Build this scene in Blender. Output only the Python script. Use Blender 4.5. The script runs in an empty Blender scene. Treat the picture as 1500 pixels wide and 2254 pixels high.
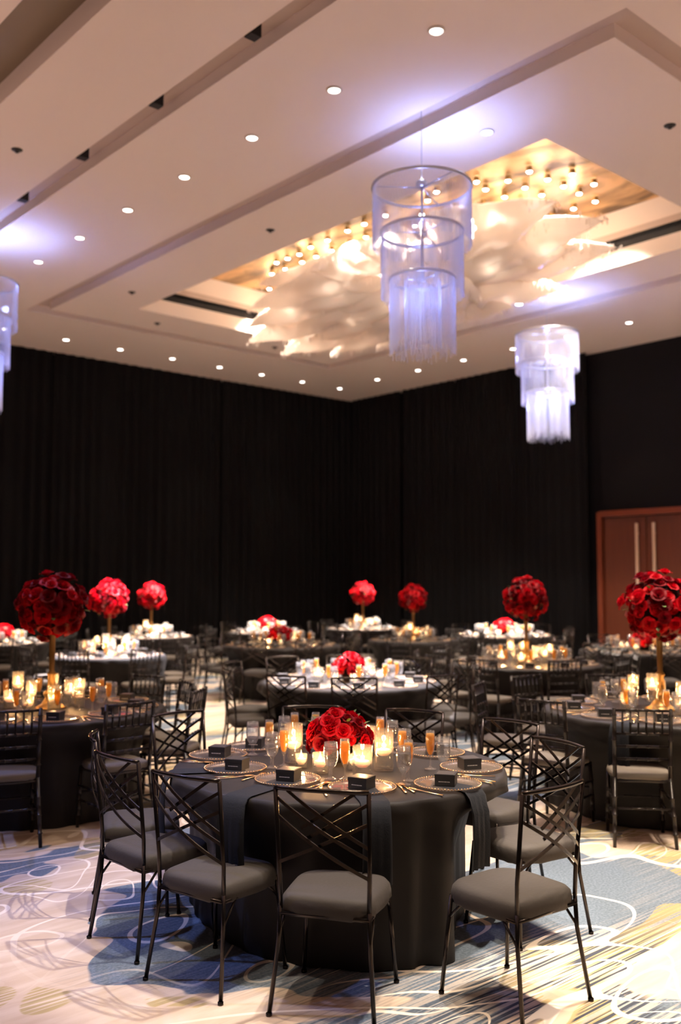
import bpy, math, random
from mathutils import Vector, Matrix, noise
random.seed(7)
sc = bpy.context.scene
PI = math.pi
F = 2101.0; PITCH = math.atan(150/F); EYE = 1.78; YAW = math.radians(41.65)

# ------------------------------------------------------------------ camera, world, exposure
cam_d = bpy.data.cameras.new('camera'); cam = bpy.data.objects.new('camera', cam_d)
sc.collection.objects.link(cam); sc.camera = cam
cam.location = (0, 0, EYE); cam.rotation_euler = (PI/2 + PITCH, 0, -YAW)
cam_d.sensor_fit = 'AUTO'; cam_d.sensor_width = 36; cam_d.lens = F/2254*36
cam_d.clip_end = 100
cam_d.dof.use_dof = True; cam_d.dof.focus_distance = 4.55; cam_d.dof.aperture_fstop = 1.5
sc.view_settings.view_transform = 'Standard'; sc.view_settings.look = 'None'
sc.view_settings.gamma = 1; sc.view_settings.use_curve_mapping = False
sc.view_settings.exposure = 0.0
w = bpy.data.worlds.new('world'); sc.world = w; w.use_nodes = True
w.node_tree.nodes['Background'].inputs[0].default_value = (1.0, .70, .55, 1)
w.node_tree.nodes['Background'].inputs[1].default_value = .012

WARM = (1.0, .80, .60); PIN = (1.0, .88, .80); BLUE = (.33, .42, 1.0); FLAME = (1.0, .52, .20)
def lamp(name, kind, loc, power, color, target=None, size=60, blend=.5, radius=.06, parent=None):
    l = bpy.data.lights.new(name, kind); l.energy = power; l.color = color
    if kind == 'AREA': l.size = radius
    else: l.shadow_soft_size = radius
    if kind == 'SPOT': l.spot_size = math.radians(size); l.spot_blend = blend
    o = bpy.data.objects.new(name, l); sc.collection.objects.link(o); o.location = loc
    if target is not None:
        o.rotation_euler = (Vector(target)-Vector(loc)).to_track_quat('-Z', 'Y').to_euler()
    return o
CEIL = 6.48
# downlights of the ceiling rows that stand outside the frame above and behind the camera
for (x, y, tx, ty, p, s) in [
        (5.84, 4.0, 5.4, 2.8, 1800, 42), (5.84, 2.67, 5.0, 1.9, 2000, 42), (5.84, 1.34, 5.4, 1.3, 1400, 50), (3.7, 2.9, 3.5, 2.3, 800, 40),
        (2.8, 3.3, 2.45, 3.0, 600, 42), (1.6, 4.6, 1.7, 4.6, 230, 52), (2.0, 1.9, 1.9, 2.3, 300, 50), (5.84, 5.33, 5.3, 5.6, 700, 40)]:
    lamp('downlight_beam', 'SPOT', (x, y, CEIL-.03), p, WARM, (tx, ty, 0), s, .6, .05)
# added blue spots standing in for chandelier light on carpet and chairs
lamp('blue_beam', 'SPOT', (4.2, 8.6, CEIL-.05), 800, BLUE, (2.3, 5.4, 0), 44, .9, .1)
lamp('blue_beam', 'SPOT', (-.6, 7.0, 5.7), 800, BLUE, (2.3, 5.0, .4), 40, .9, .1)
lamp('blue_beam', 'SPOT', (9.0, 6.2, CEIL-.05), 500, BLUE, (5.2, 4.6, 0), 36, .9, .1)
# added unseen area lights that brighten the ceiling, beside and behind the camera
for (x, y, z, p, sz) in [(0, 0, 2.9, 125, 4), (-.5, 9.5, 2.9, 110, 4), (9.5, -1.0, 2.9, 135, 4), (2.2, 15.5, 2.9, 60, 3), (15, 3.6, 2.9, 80, 2.5)]:
    o = lamp('fill_uplight', 'AREA', (x, y, z), p, (1.0, .64, .52), (x+.001, y, 9), radius=sz)
# ------------------------------------------------------------------ materials
MATS = {}
def mat(name, col=(.5, .5, .5), rough=.5, metal=0, spec=.5, emit=None, es=0, sheen=0, trans=0, coat=0, bump=None):
    m = bpy.data.materials.new(name); m.use_nodes = True; nt = m.node_tree
    b = nt.nodes['Principled BSDF']
    b.inputs['Base Color'].default_value = (*col, 1); b.inputs['Roughness'].default_value = rough
    b.inputs['Metallic'].default_value = metal; b.inputs['Specular IOR Level'].default_value = spec
    b.inputs['Sheen Weight'].default_value = sheen; b.inputs['Coat Weight'].default_value = coat
    b.inputs['Transmission Weight'].default_value = trans
    if emit: b.inputs['Emission Color'].default_value = (*emit, 1); b.inputs['Emission Strength'].default_value = es
    # slight procedural variation of the surface
    tc = nt.nodes.new('ShaderNodeTexCoord'); n = nt.nodes.new('ShaderNodeTexNoise')
    sc_, st = bump if bump else (40, .03)
    n.inputs['Scale'].default_value = sc_; n.inputs['Detail'].default_value = 3
    nt.links.new(tc.outputs['Object'], n.inputs['Vector'])
    bp = nt.nodes.new('ShaderNodeBump'); bp.inputs['Strength'].default_value = st; bp.inputs['Distance'].default_value = .01
    nt.links.new(n.outputs[0], bp.inputs['Height']); nt.links.new(bp.outputs[0], b.inputs['Normal'])
    MATS[name] = m; return m
def tree(name):
    m = bpy.data.materials.new(name); m.use_nodes = True; nt = m.node_tree; nt.nodes.clear()
    out = nt.nodes.new('ShaderNodeOutputMaterial'); MATS[name] = m
    return m, nt, out
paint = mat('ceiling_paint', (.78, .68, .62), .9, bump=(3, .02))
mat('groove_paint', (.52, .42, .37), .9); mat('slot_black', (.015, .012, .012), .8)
mat('ledge_shade', (.20, .15, .10), .6); mat('drape_black', (.0065, .006, .0065), .95, spec=.1, bump=(25, .2))
mat('wall_black', (.008, .007, .008), .9, spec=.1)
mat('cloth', (.021, .0185, .0175), .5, spec=.14, sheen=.03, bump=(180, .06))
mat('napkin', (.016, .018, .023), .7, spec=.1, sheen=.05, bump=(120, .15))
mat('seat_fabric', (.060, .053, .048), .62, spec=.16, sheen=.03, bump=(60, .12))
mat('seat_pale', (.15, .13, .11), .7, spec=.1, bump=(60, .12))
mat('chair_metal', (.045, .037, .034), .20, metal=.85, spec=.4)
mat('chair_wood', (.014, .010, .009), .30, spec=.35, coat=.08)
mat('box_black', (.012, .011, .011), .55); mat('box_top', (.05, .042, .038), .4); mat('print_silver', (.65, .62, .6), .4)
mat('gold', (.95, .62, .30), .22, metal=1); mat('gold_dull', (.30, .175, .065), .38, metal=.9)
mat('foam', (.015, .008, .006), .9, spec=.1); mat('leaf_green', (.10, .16, .04), .6)
mat('lamp_trim', (.75, .7, .65), .4); mat('black_plastic', (.01, .01, .01), .5)
mat('brass', (.70, .50, .36), .45, metal=.3); mat('copper_wood', (.15, .032, .013), .35, coat=.2)
mat('wax', (.95, .80, .62), .5, emit=(1, .58, .26), es=.35)  # flame light scattered in the wax is added as emission
MATS['wax'].node_tree.nodes['Principled BSDF'].inputs['Subsurface Weight'].default_value = .3
mat('wick', (.02, .015, .01), .9)
mat('ring_metal', (.55, .56, .62), .3, metal=.9)
for nm, c, s in (('flame', (1.0, .66, .30), 14), ('lens_warm', (1.0, .93, .84), 14), ('lens_star', (1.0, .95, .86), 26), ('lens_blue', (.75, .82, 1.0), 30)):
    m, nt, out = tree(nm); e = nt.nodes.new('ShaderNodeEmission'); e.inputs[0].default_value = (*c, 1); e.inputs[1].default_value = s
    nt.links.new(e.outputs[0], out.inputs[0]); m.cycles.emission_sampling = 'NONE'
def thin_glass(name, tint, rough=.02, body=0.0, bodycol=(1, 1, 1), ior=1.5):
    m, nt, out = tree(name); N = nt.nodes.new
    lw = N('ShaderNodeLayerWeight'); lw.inputs['Blend'].default_value = .5
    pw = N('ShaderNodeMath'); pw.operation = 'POWER'; pw.inputs[1].default_value = 2.6; nt.links.new(lw.outputs['Facing'], pw.inputs[0])
    fr = N('ShaderNodeMath'); fr.operation = 'MULTIPLY_ADD'; fr.inputs[1].default_value = .8; fr.inputs[2].default_value = ((ior-1)/(ior+1))**2; nt.links.new(pw.outputs[0], fr.inputs[0])
    t = N('ShaderNodeBsdfTransparent'); t.inputs[0].default_value = (*tint, 1)
    g = N('ShaderNodeBsdfGlossy'); g.inputs['Roughness'].default_value = rough
    mx = N('ShaderNodeMixShader'); nt.links.new(fr.outputs[0], mx.inputs[0])
    nt.links.new(t.outputs[0], mx.inputs[1]); nt.links.new(g.outputs[0], mx.inputs[2]); last = mx
    if body:
        tr = N('ShaderNodeBsdfTranslucent'); tr.inputs[0].default_value = (*bodycol, 1)
        df = N('ShaderNodeBsdfDiffuse'); df.inputs[0].default_value = (*bodycol, 1)
        m2 = N('ShaderNodeMixShader'); m2.inputs[0].default_value = .5
        nt.links.new(tr.outputs[0], m2.inputs[1]); nt.links.new(df.outputs[0], m2.inputs[2])
        m3 = N('ShaderNodeMixShader'); m3.inputs[0].default_value = body
        nt.links.new(mx.outputs[0], m3.inputs[1]); nt.links.new(m2.outputs[0], m3.inputs[2]); last = m3
    nt.links.new(last.outputs[0], out.inputs[0]); return m
thin_glass('glass', (.97, .97, .96), ior=1.75, body=.06, bodycol=(1, .93, .85))
thin_glass('water', (.93, .94, .95), ior=1.4)
thin_glass('stemware_glass', (.96, .96, .97), ior=1.7, body=.05, bodycol=(1, .97, .92))
thin_glass('stemware_water', (.90, .91, .93), ior=1.5, body=.04, bodycol=(1, .97, .92))
thin_glass('champagne', (.98, .66, .14), body=.42, bodycol=(1.0, .52, .015), ior=1.35)
thin_glass('charger_glass', (.80, .74, .70), .10, body=.12, bodycol=(.9, .75, .65), ior=2.1)
thin_glass('crystal_bead', (.88, .90, 1.0), .08, body=.42, bodycol=(.92, .93, 1.0), ior=1.6)
m, nt, out = tree('crystal_leaf'); N = nt.nodes.new
tr = N('ShaderNodeBsdfTranslucent'); tr.inputs[0].default_value = (1, .93, .86, 1)
df = N('ShaderNodeBsdfDiffuse'); df.inputs[0].default_value = (.95, .88, .82, 1)
gl = N('ShaderNodeBsdfGlossy'); gl.inputs['Roughness'].default_value = .15
a = N('ShaderNodeMixShader'); a.inputs[0].default_value = .5; b = N('ShaderNodeMixShader'); b.inputs[0].default_value = .12
nt.links.new(tr.outputs[0], a.inputs[1]); nt.links.new(df.outputs[0], a.inputs[2])
nt.links.new(a.outputs[0], b.inputs[1]); nt.links.new(gl.outputs[0], b.inputs[2]); nt.links.new(b.outputs[0], out.inputs[0])
# petals: velvety reds
for nm, c, tcol in (('petal', (.50, .001, .006), (.60, .002, .012)), ('petal_dark', (.20, .001, .005), (.25, .002, .008)), ('petal_pink', (.78, .30, .30), (.8, .2, .2))):
    m, nt, out = tree(nm); N = nt.nodes.new
    d = N('ShaderNodeBsdfPrincipled'); d.inputs['Roughness'].default_value = .55; d.inputs['Specular IOR Level'].default_value = .15
    n = N('ShaderNodeTexNoise'); n.inputs['Scale'].default_value = 30
    tc = N('ShaderNodeTexCoord'); nt.links.new(tc.outputs['Object'], n.inputs['Vector'])
    r = N('ShaderNodeValToRGB'); r.color_ramp.elements[0].color = (*[v*.6 for v in c], 1); r.color_ramp.elements[1].color = (*c, 1)
    nt.links.new(n.outputs[0], r.inputs[0]); nt.links.new(r.outputs[0], d.inputs['Base Color'])
    t = N('ShaderNodeBsdfTranslucent'); t.inputs[0].default_value = (*tcol, 1)
    mx = N('ShaderNodeMixShader'); mx.inputs[0].default_value = .3
    nt.links.new(d.outputs[0], mx.inputs[1]); nt.links.new(t.outputs[0], mx.inputs[2]); nt.links.new(mx.outputs[0], out.inputs[0])
# gold leaf panel above the crystals
m = mat('gold_leaf', (.6, .4, .2), .38, metal=.55); nt = m.node_tree; N = nt.nodes.new; bs = nt.nodes['Principled BSDF']
tc = N('ShaderNodeTexCoord'); mp = N('ShaderNodeMapping'); mp.inputs['Scale'].default_value = (1.1, .45, 1)
n = N('ShaderNodeTexNoise'); n.inputs['Scale'].default_value = 1.4; n.inputs['Detail'].default_value = 6; n.inputs['Distortion'].default_value = 1.4
r = N('ShaderNodeValToRGB'); r.color_ramp.elements[0].position = .36; r.color_ramp.elements[0].color = (.10, .055, .02, 1)
r.color_ramp.elements[1].position = .56; r.color_ramp.elements[1].color = (.78, .50, .24, 1)
nt.links.new(tc.outputs['Object'], mp.inputs[0]); nt.links.new(mp.outputs[0], n.inputs['Vector']); nt.links.new(n.outputs[0], r.inputs[0]); nt.links.new(r.outputs[0], bs.inputs['Base Color'])
# door veneer
m = mat('door_wood', (.11, .028, .012), .4); nt = m.node_tree; N = nt.nodes.new; bs = nt.nodes['Principled BSDF']
tc = N('ShaderNodeTexCoord'); mp = N('ShaderNodeMapping'); mp.inputs['Scale'].default_value = (14, 14, .6)
n = N('ShaderNodeTexNoise'); n.inputs['Scale'].default_value = 2; n.inputs['Detail'].default_value = 5
r = N('ShaderNodeValToRGB'); r.color_ramp.elements[0].color = (.06, .012, .004, 1); r.color_ramp.elements[1].color = (.13, .032, .012, 1)
nt.links.new(tc.outputs['Object'], mp.inputs[0]); nt.links.new(mp.outputs[0], n.inputs['Vector']); nt.links.new(n.outputs[0], r.inputs[0]); nt.links.new(r.outputs[0], bs.inputs['Base Color'])
# carpet: cream ground, slate-blue and ochre pools, brushed hatching, wandering pale contour lines
m, nt, out = tree('carpet'); N = nt.nodes.new; L = nt.links.new
bs = N('ShaderNodeBsdfPrincipled'); bs.inputs['Roughness'].default_value = .95; bs.inputs['Specular IOR Level'].default_value = .1
L(bs.outputs[0], out.inputs[0])
tc = N('ShaderNodeTexCoord')
def mapped(scale, rot=0, loc=(0, 0, 0)):
    q = N('ShaderNodeMapping'); q.inputs['Scale'].default_value = scale; q.inputs['Rotation'].default_value = (0, 0, rot); q.inputs['Location'].default_value = loc
    L(tc.outputs['Object'], q.inputs[0]); return q.outputs[0]
def nz(vec, s, det=2, dist=0, rough=.5):
    q = N('ShaderNodeTexNoise'); q.inputs['Scale'].default_value = s; q.inputs['Detail'].default_value = det
    q.inputs['Distortion'].default_value = dist; q.inputs['Roughness'].default_value = rough; L(vec, q.inputs['Vector']); return q.outputs[0]
def mth(op, a, b=None, c=None):
    q = N('ShaderNodeMath'); q.operation = op
    for i, v in enumerate((a, b, c)):
        if v is None: continue
        if isinstance(v, (int, float)): q.inputs[i].default_value = v
        else: L(v, q.inputs[i])
    return q.outputs[0]
def step(v, lo, hi):
    q = N('ShaderNodeMapRange'); q.interpolation_type = 'SMOOTHSTEP'; q.inputs['From Min'].default_value = lo; q.inputs['From Max'].default_value = hi
    L(v, q.inputs['Value']); return q.outputs[0]
def mixc(f, a, b):
    q = N('ShaderNodeMix'); q.data_type = 'RGBA'
    L(f, q.inputs['Factor'])
    for s_, v in ((q.inputs[6], a), (q.inputs[7], b)):
        if isinstance(v, tuple): s_.default_value = (*v, 1)
        else: L(v, s_)
    return q.outputs[2]
A = math.radians(-38)
stre = mapped((.55, 1.0, 1), A, (3.1, 1.7, 0))
def pool(cx_, cy_, rad, amt):
    q = N('ShaderNodeVectorMath'); q.operation = 'DISTANCE'; L(tc.outputs['Object'], q.inputs[0]); q.inputs[1].default_value = (cx_, cy_, 0)
    return mth('MULTIPLY', step(q.outputs['Value'], rad, rad*.35), amt)
bias = mth('ADD', mth('ADD', pool(2.9, 2.2, 1.6, .10), pool(1.6, 4.3, 1.2, -.12)), mth('ADD', mth('ADD', pool(4.9, 1.9, 1.1, -.06), pool(5.5, 3.1, .8, .07)), mth('ADD', pool(2.65, 4.25, .8, .10), pool(2.0, 5.7, .7, .09))))
field = mth('ADD', nz(stre, 1.25, 2, .5), bias)
field2 = nz(mapped((.6, 1, 1), A, (9, 4, 0)), .8, 1.5, .6)
hatch = nz(mapped((1.3, 60, 1), math.radians(-41)), 1.0, 2, 0)
fine = nz(mapped((1, 1, 1)), 70, 2)
base = mixc(step(nz(mapped((2, 9, 1), A), 1, 4), .35, .7), (.56, .44, .335), (.68, .57, .47))
blue_m = step(field, .525, .532)
blue = mixc(step(fine, .3, .7), (.11, .145, .19), (.17, .215, .27))
zone = mth('MINIMUM', 1, mth('ADD', mth('ADD', pool(3.3, 1.9, 1.9, 1.3), pool(1.1, 3.3, .6, 1)), .12))
dark_h = mth('MULTIPLY', mth('MULTIPLY', step(hatch, .52, .56), step(field2, .44, .52)), zone)
c1 = mixc(blue_m, base, blue)
och_m = mth('MULTIPLY', step(field2, .56, .567), step(field, .46, .468))
c2 = mixc(mth('MULTIPLY', och_m, mth('MULTIPLY', step(hatch, .44, .5), .8)), c1, (.42, .33, .14))
c3 = mixc(mth('MULTIPLY', dark_h, step(field, .47, .49)), c2, (.060, .070, .095))
lt_h = mth('MULTIPLY', step(hatch, .50, .47), mth('MULTIPLY', step(field2, .40, .48), blue_m))
c4 = mixc(mth('MULTIPLY', mth('MULTIPLY', lt_h, .55), zone), c3, (.66, .56, .46))
cont = mth('ABSOLUTE', mth('SUBTRACT', mth('FRACT', mth('MULTIPLY', nz(stre, .95, 1.0, .9), 9.0)), .5))
cont2 = mth('ABSOLUTE', mth('SUBTRACT', mth('FRACT', mth('MULTIPLY', nz(mapped((.5, 1, 1), A, (5, 2, 0)), 1.0, .5, .5), 5.0)), .5))
thick = step(cont2, .026, .018)
line = mth('MAXIMUM', thick, mth('MULTIPLY', step(cont, .045, .03), step(nz(mapped((1, 1, 1)), .55, 1), .44, .52)))
line = mth('MULTIPLY', line, mth('SUBTRACT', 1, pool(1.6, 4.0, 1.3, .9)))
c5 = mixc(line, c4, (.86, .77, .66))
L(c5, bs.inputs['Base Color'])
bp = N('ShaderNodeBump'); bp.inputs['Strength'].default_value = .35; bp.inputs['Distance'].default_value = .004
L(nz(mapped((1, 1, 1)), 260, 2), bp.inputs['Height']); L(bp.outputs[0], bs.inputs['Normal'])

# ------------------------------------------------------------------ mesh helpers
class MB:
    def __init__(s): s.v = []; s.f = []; s.m = []; s.sm = []
    def add(s, vs, fs, mi=0, smooth=True):
        o = len(s.v); s.v += [tuple(v) for v in vs]
        for f in fs: s.f.append([i+o for i in f]); s.m.append(mi); s.sm.append(smooth)
    def box(s, c, d, mi=0, rot=0, smooth=False):
        x, y, z = [q/2 for q in d]; cr, sr = math.cos(rot), math.sin(rot); vs = []
        for dz in (-z, z):
            for dx, dy in ((-x, -y), (x, -y), (x, y), (-x, y)):
                vs.append((c[0]+dx*cr-dy*sr, c[1]+dx*sr+dy*cr, c[2]+dz))
        s.add(vs, [(3, 2, 1, 0), (4, 5, 6, 7), (0, 1, 5, 4), (1, 2, 6, 5), (2, 3, 7, 6), (3, 0, 4, 7)], mi, smooth)
    def tube(s, pts, r, n=8, mi=0, flat=None, cap=True, up=None):
        pts = [Vector(p) for p in pts]; k = len(pts); rr = r if isinstance(r, (list, tuple)) else [r]*k
        vs = []; ref = Vector(up) if up else None
        for i, p in enumerate(pts):
            t = (pts[min(i+1, k-1)]-pts[max(i-1, 0)]).normalized()
            if ref is None: ref = Vector((0, 0, 1)) if abs(t.z) < .9 else Vector((1, 0, 0))
            u = (ref - t*ref.dot(t)).normalized(); v_ = t.cross(u)
            if not up: ref = u
            for j in range(n):
                a = 2*PI*j/n + PI/n
                a1, a2 = math.cos(a)*rr[i], math.sin(a)*rr[i]
                if flat: a1, a2 = a1*flat[0], a2*flat[1]
                vs.append(p+u*a1+v_*a2)
        fs = [(i*n+j, i*n+(j+1) % n, (i+1)*n+(j+1) % n, (i+1)*n+j) for i in range(k-1) for j in range(n)]
        if cap: fs += [tuple(reversed(range(n))), tuple((k-1)*n+j for j in range(n))]
        s.add(vs, fs, mi, n > 4)
    def lathe(s, prof, n=20, c=(0, 0, 0), mi=0, wob=None):
        vs = []; k = len(prof)
        for r, z in prof:
            for j in range(n):
                a = 2*PI*j/n; q = r*(1+(wob(a, z) if wob else 0))
                vs.append((c[0]+q*math.cos(a), c[1]+q*math.sin(a), c[2]+z))
        fs = [(i*n+j, i*n+(j+1) % n, (i+1)*n+(j+1) % n, (i+1)*n+j) for i in range(k-1) for j in range(n)]
        s.add(vs, fs, mi)
    def ring(s, R, c, r, n=48, m_=6, mi=0):
        vs = []
        for i in range(n):
            a = 2*PI*i/n
            for j in range(m_):
                b = 2*PI*j/m_; q = R+r*math.cos(b); vs.append((c[0]+q*math.cos(a), c[1]+q*math.sin(a), c[2]+r*math.sin(b)))
        s.add(vs, [(i*m_+j, ((i+1) % n)*m_+j, ((i+1) % n)*m_+(j+1) % m_, i*m_+(j+1) % m_) for i in range(n) for j in range(m_)], mi)
    def rect(s, x0, x1, y0, y1, z, mi=0): s.add([(x0, y0, z), (x1, y0, z), (x1, y1, z), (x0, y1, z)], [(0, 1, 2, 3)], mi, False)
    def quad(s, a, b, c, d, mi=0): s.add([a, b, c, d], [(0, 1, 2, 3)], mi, False)
    def mesh(s, name, mats):
        me = bpy.data.meshes.new(name); me.from_pydata(s.v, [], s.f)
        for m_ in mats: me.materials.append(MATS[m_])
        me.polygons.foreach_set('material_index', s.m); me.polygons.foreach_set('use_smooth', s.sm)
        me.update(); return me
    def build(s, name, mats, parent=None, loc=None):
        if isinstance(mats, str): mats = [mats]
        return place(name, s.mesh(name, mats), parent, loc)
link = sc.collection.objects.link
def place(name, me, parent=None, loc=None, rot=None, scale=None):
    o = bpy.data.objects.new(name, me); link(o)
    if parent: o.parent = parent
    if loc is not None: o.location = loc
    if rot is not None: o.rotation_euler = rot
    if scale is not None: o.scale = (scale,)*3 if not isinstance(scale, (tuple, list)) else scale
    return o
def empty(name, loc=(0, 0, 0), rz=0):
    o = bpy.data.objects.new(name, None); link(o); o.location = loc; o.rotation_euler = (0, 0, rz); o.empty_display_size = .1; return o
def tag(o, label, cat, group=None, kind=None):
    o['label'] = label; o['category'] = cat
    if group: o['group'] = group
    if kind: o['kind'] = kind
    return o
def struct(o, label=None):
    o['kind'] = 'structure'
    if label: o['label'] = label
    return o
def copy_tree(o, parent=None):
    c = o.copy(); link(c)
    if parent is not None: c.parent = parent
    for ch in KIDS.get(o.name, []): copy_tree(ch, c)
    return c
KIDS = {}
def cache_kids(root):
    KIDS[root.name] = list(root.children)
    for c in root.children: cache_kids(c)
ORD = ['first', 'second', 'third', 'fourth', 'fifth', 'sixth', 'seventh', 'eighth', 'ninth', 'tenth', 'eleventh', 'twelfth', 'thirteenth', 'fourteenth', 'fifteenth', 'sixteenth', 'seventeenth', 'eighteenth', 'nineteenth', 'twentieth', 'twenty-first', 'twenty-second', 'twenty-third']
def sx(p):   # rank along the photograph's width
    x = p[0]*math.cos(YAW)-p[1]*math.sin(YAW); y = p[0]*math.sin(YAW)+p[1]*math.cos(YAW); return x/y
def depth(p): return p[0]*math.sin(YAW)+p[1]*math.cos(YAW)
def name_row(objs, noun, where, c, cat, group):
    """labels of look-alikes: their order from the left along the near and the far half of a table"""
    for half, sel in (('near', [o for o in objs if depth(o.location) < depth(c)]), ('far', [o for o in objs if depth(o.location) >= depth(c)])):
        sel.sort(key=lambda o: sx(o.location))
        for i, o in enumerate(sel): tag(o, f'{ORD[i]} {noun} from left, {half} half, {where}', cat, group)

# ------------------------------------------------------------------ structure
b = MB(); b.rect(-4, 17.1, -4, 18.8, 0); struct(b.build('floor', 'carpet'), 'patterned cream carpet with slate blue pools and pale wandering lines')
b = MB(); P, G, K, SH, GL = 0, 1, 2, 3, 4
X0, X1, Y0, Y1 = 4.92, 17.05, -4, 18.75
ox0, ox1, oy0, oy1 = 6.77, 13.79, 4.07, 15.87; ix0, ix1, iy0, iy1 = 7.07, 13.49, 4.37, 15.57
px0, px1, py0, py1 = 8.2, 12.42, 5.92, 14.5; ZP = 7.33
def frame(x0, x1, y0, y1, a0, a1, b0, b1, z, mi):
    b.rect(x0, a0, y0, y1, z, mi); b.rect(a1, x1, y0, y1, z, mi); b.rect(a0, a1, y0, b0, z, mi); b.rect(a0, a1, b1, y1, z, mi)
def sides(x0, x1, y0, y1, z0, z1, mi):
    b.quad((x0, y0, z0), (x1, y0, z0), (x1, y0, z1), (x0, y0, z1), mi); b.quad((x0, y1, z0), (x1, y1, z0), (x1, y1, z1), (x0, y1, z1), mi)
    b.quad((x0, y0, z0), (x0, y1, z0), (x0, y1, z1), (x0, y0, z1), mi); b.quad((x1, y0, z0), (x1, y1, z0), (x1, y1, z1), (x1, y0, z1), mi)
frame(X0, X1, Y0, Y1, ox0, ox1, oy0, oy1, CEIL, P)
GZ = CEIL+.13
sides(ox0, ox1, oy0, oy1, CEIL, GZ, P); sides(ix0, ix1, iy0, iy1, CEIL, GZ, P)
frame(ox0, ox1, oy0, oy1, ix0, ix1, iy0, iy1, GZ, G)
frame(ix0, ix1, iy0, iy1, px0, px1, py0, py1, CEIL, P)
sides(px0, px1, py0, py1, CEIL, CEIL+.25, P)
e = .16; frame(px0-e, px1+e, py0-e, py1+e, px0, px1, py0, py1, CEIL+.25, K)
sides(px0-e, px1+e, py0-e, py1+e, CEIL+.25, CEIL+.42, K)
frame(px0-e, px1+e, py0-e, py1+e, px0, px1, py0, py1, CEIL+.42, K)
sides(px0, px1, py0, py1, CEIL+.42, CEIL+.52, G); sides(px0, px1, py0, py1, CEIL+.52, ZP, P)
b.rect(px0, px1, py0, py1, ZP, GL)
# bay joint with its dark track, and the neighbouring bay
b.rect(4.66, 4.92, Y0, Y1, GZ, G)
b.quad((4.66, Y0, CEIL), (4.66, Y1, CEIL), (4.66, Y1, GZ), (4.66, Y0, GZ), P); b.quad((4.92, Y0, CEIL), (4.92, Y1, CEIL), (4.92, Y1, GZ), (4.92, Y0, GZ), P)
b.rect(3.55, 4.66, Y0, Y1, CEIL, P)
b.quad((3.55, Y0, CEIL), (3.55, Y1, CEIL), (3.55, Y1, 6.69), (3.55, Y0, 6.69), P)
b.rect(3.10, 3.55, Y0, Y1, 6.69, SH)  # shade on this ledge is painted in as brown
b.quad((3.10, Y0, 6.62), (3.10, Y1, 6.62), (3.10, Y1, 6.69), (3.10, Y0, 6.69), P)
b.rect(-4, 3.10, Y0, Y1, 6.62, P)
ce = b.build('ceiling', ['ceiling_paint', 'groove_paint', 'slot_black', 'ledge_shade', 'gold_leaf']); struct(ce, 'pinkish beige coffered ballroom ceiling with a sunken gold panel')
# slots
b = MB(); b.box((6.80, 9.81, GZ-.012), (.055, 9.8, .02)); tag(b.build('air_diffuser', 'slot_black'), 'long dark linear air slot in the ceiling groove beside the gold recess', 'air vent')
t = MB(); t.box((4.70, 7.5, GZ-.02), (.07, 22, .04)); tr_ = t.build('partition_track', 'slot_black'); tag(tr_, 'long dark partition track in the ceiling joint at upper left', 'track')
for yy in (3.2, 4.82, 6.45, 8.06, 9.64, 11.24, 12.85, 14.5):
    t = MB(); t.box((4.72, yy, CEIL+.055), (.11, .10, .13)); t.build('bracket', 'slot_black', tr_)
# walls behind the drapery
b = MB(); b.box((6.6, 18.70, 3.3), (21.4, .1, 6.8)); struct(b.build('wall_left', 'wall_black'))
b = MB(); b.box((17.0, 14.85, 3.3), (.1, 7.64, 6.8)); b.box((17.0, 9.97, 4.93), (.1, 2.16, 3.5)); b.box((17.0, 2.44, 3.3), (.1, 12.92, 6.8)); struct(b.build('wall_right', 'wall_black'))
def drape(p0, p1, z0, z1, seed, label, grp):
    p0, p1 = Vector(p0), Vector(p1); d = p1-p0; Ln = d.length; d.normalize(); nrm = Vector((-d.y, d.x))
    n = int(Ln/.028); vs = []; fs = []; rnd = random.Random(seed); ph = rnd.random()*6
    for i in range(n+1):
        s_ = Ln*i/n; a = .055*math.sin(s_*2*PI/.23+1.4*math.sin(s_*2.1+ph)+ph)+.02*math.sin(s_*31+ph)
        for k, z in enumerate((z0, z0+.5*(z1-z0), z1)):
            q = p0+d*s_+nrm*a*(1.0-.3*k); vs.append((q.x, q.y, z))
    for i in range(n):
        for k in range(2): fs.append((i*3+k, (i+1)*3+k, (i+1)*3+k+1, i*3+k+1))
    b = MB(); b.add(vs, fs); o = b.build('drape_panel', 'drape_black'); tag(o, label, 'curtain', grp); return o
nl = 7; xs = [16.88-(14.7/nl)*i for i in range(nl+1)]
for i in range(nl):
    drape((xs[i]-.02, 18.44), (xs[i+1], 18.44), .01, CEIL, i, f'{ORD[i]} black floor to ceiling drape from the corner, left wall', 'black drapes on the left wall')
ys = [18.32-1.79*i for i in range(5)]
for i in range(4):
    drape((16.72, ys[i]-.02), (16.72, ys[i+1]), .01, CEIL, 20+i, f'{ORD[i]} black floor to ceiling drape from the corner, right wall', 'black drapes on the right wall')
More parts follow.
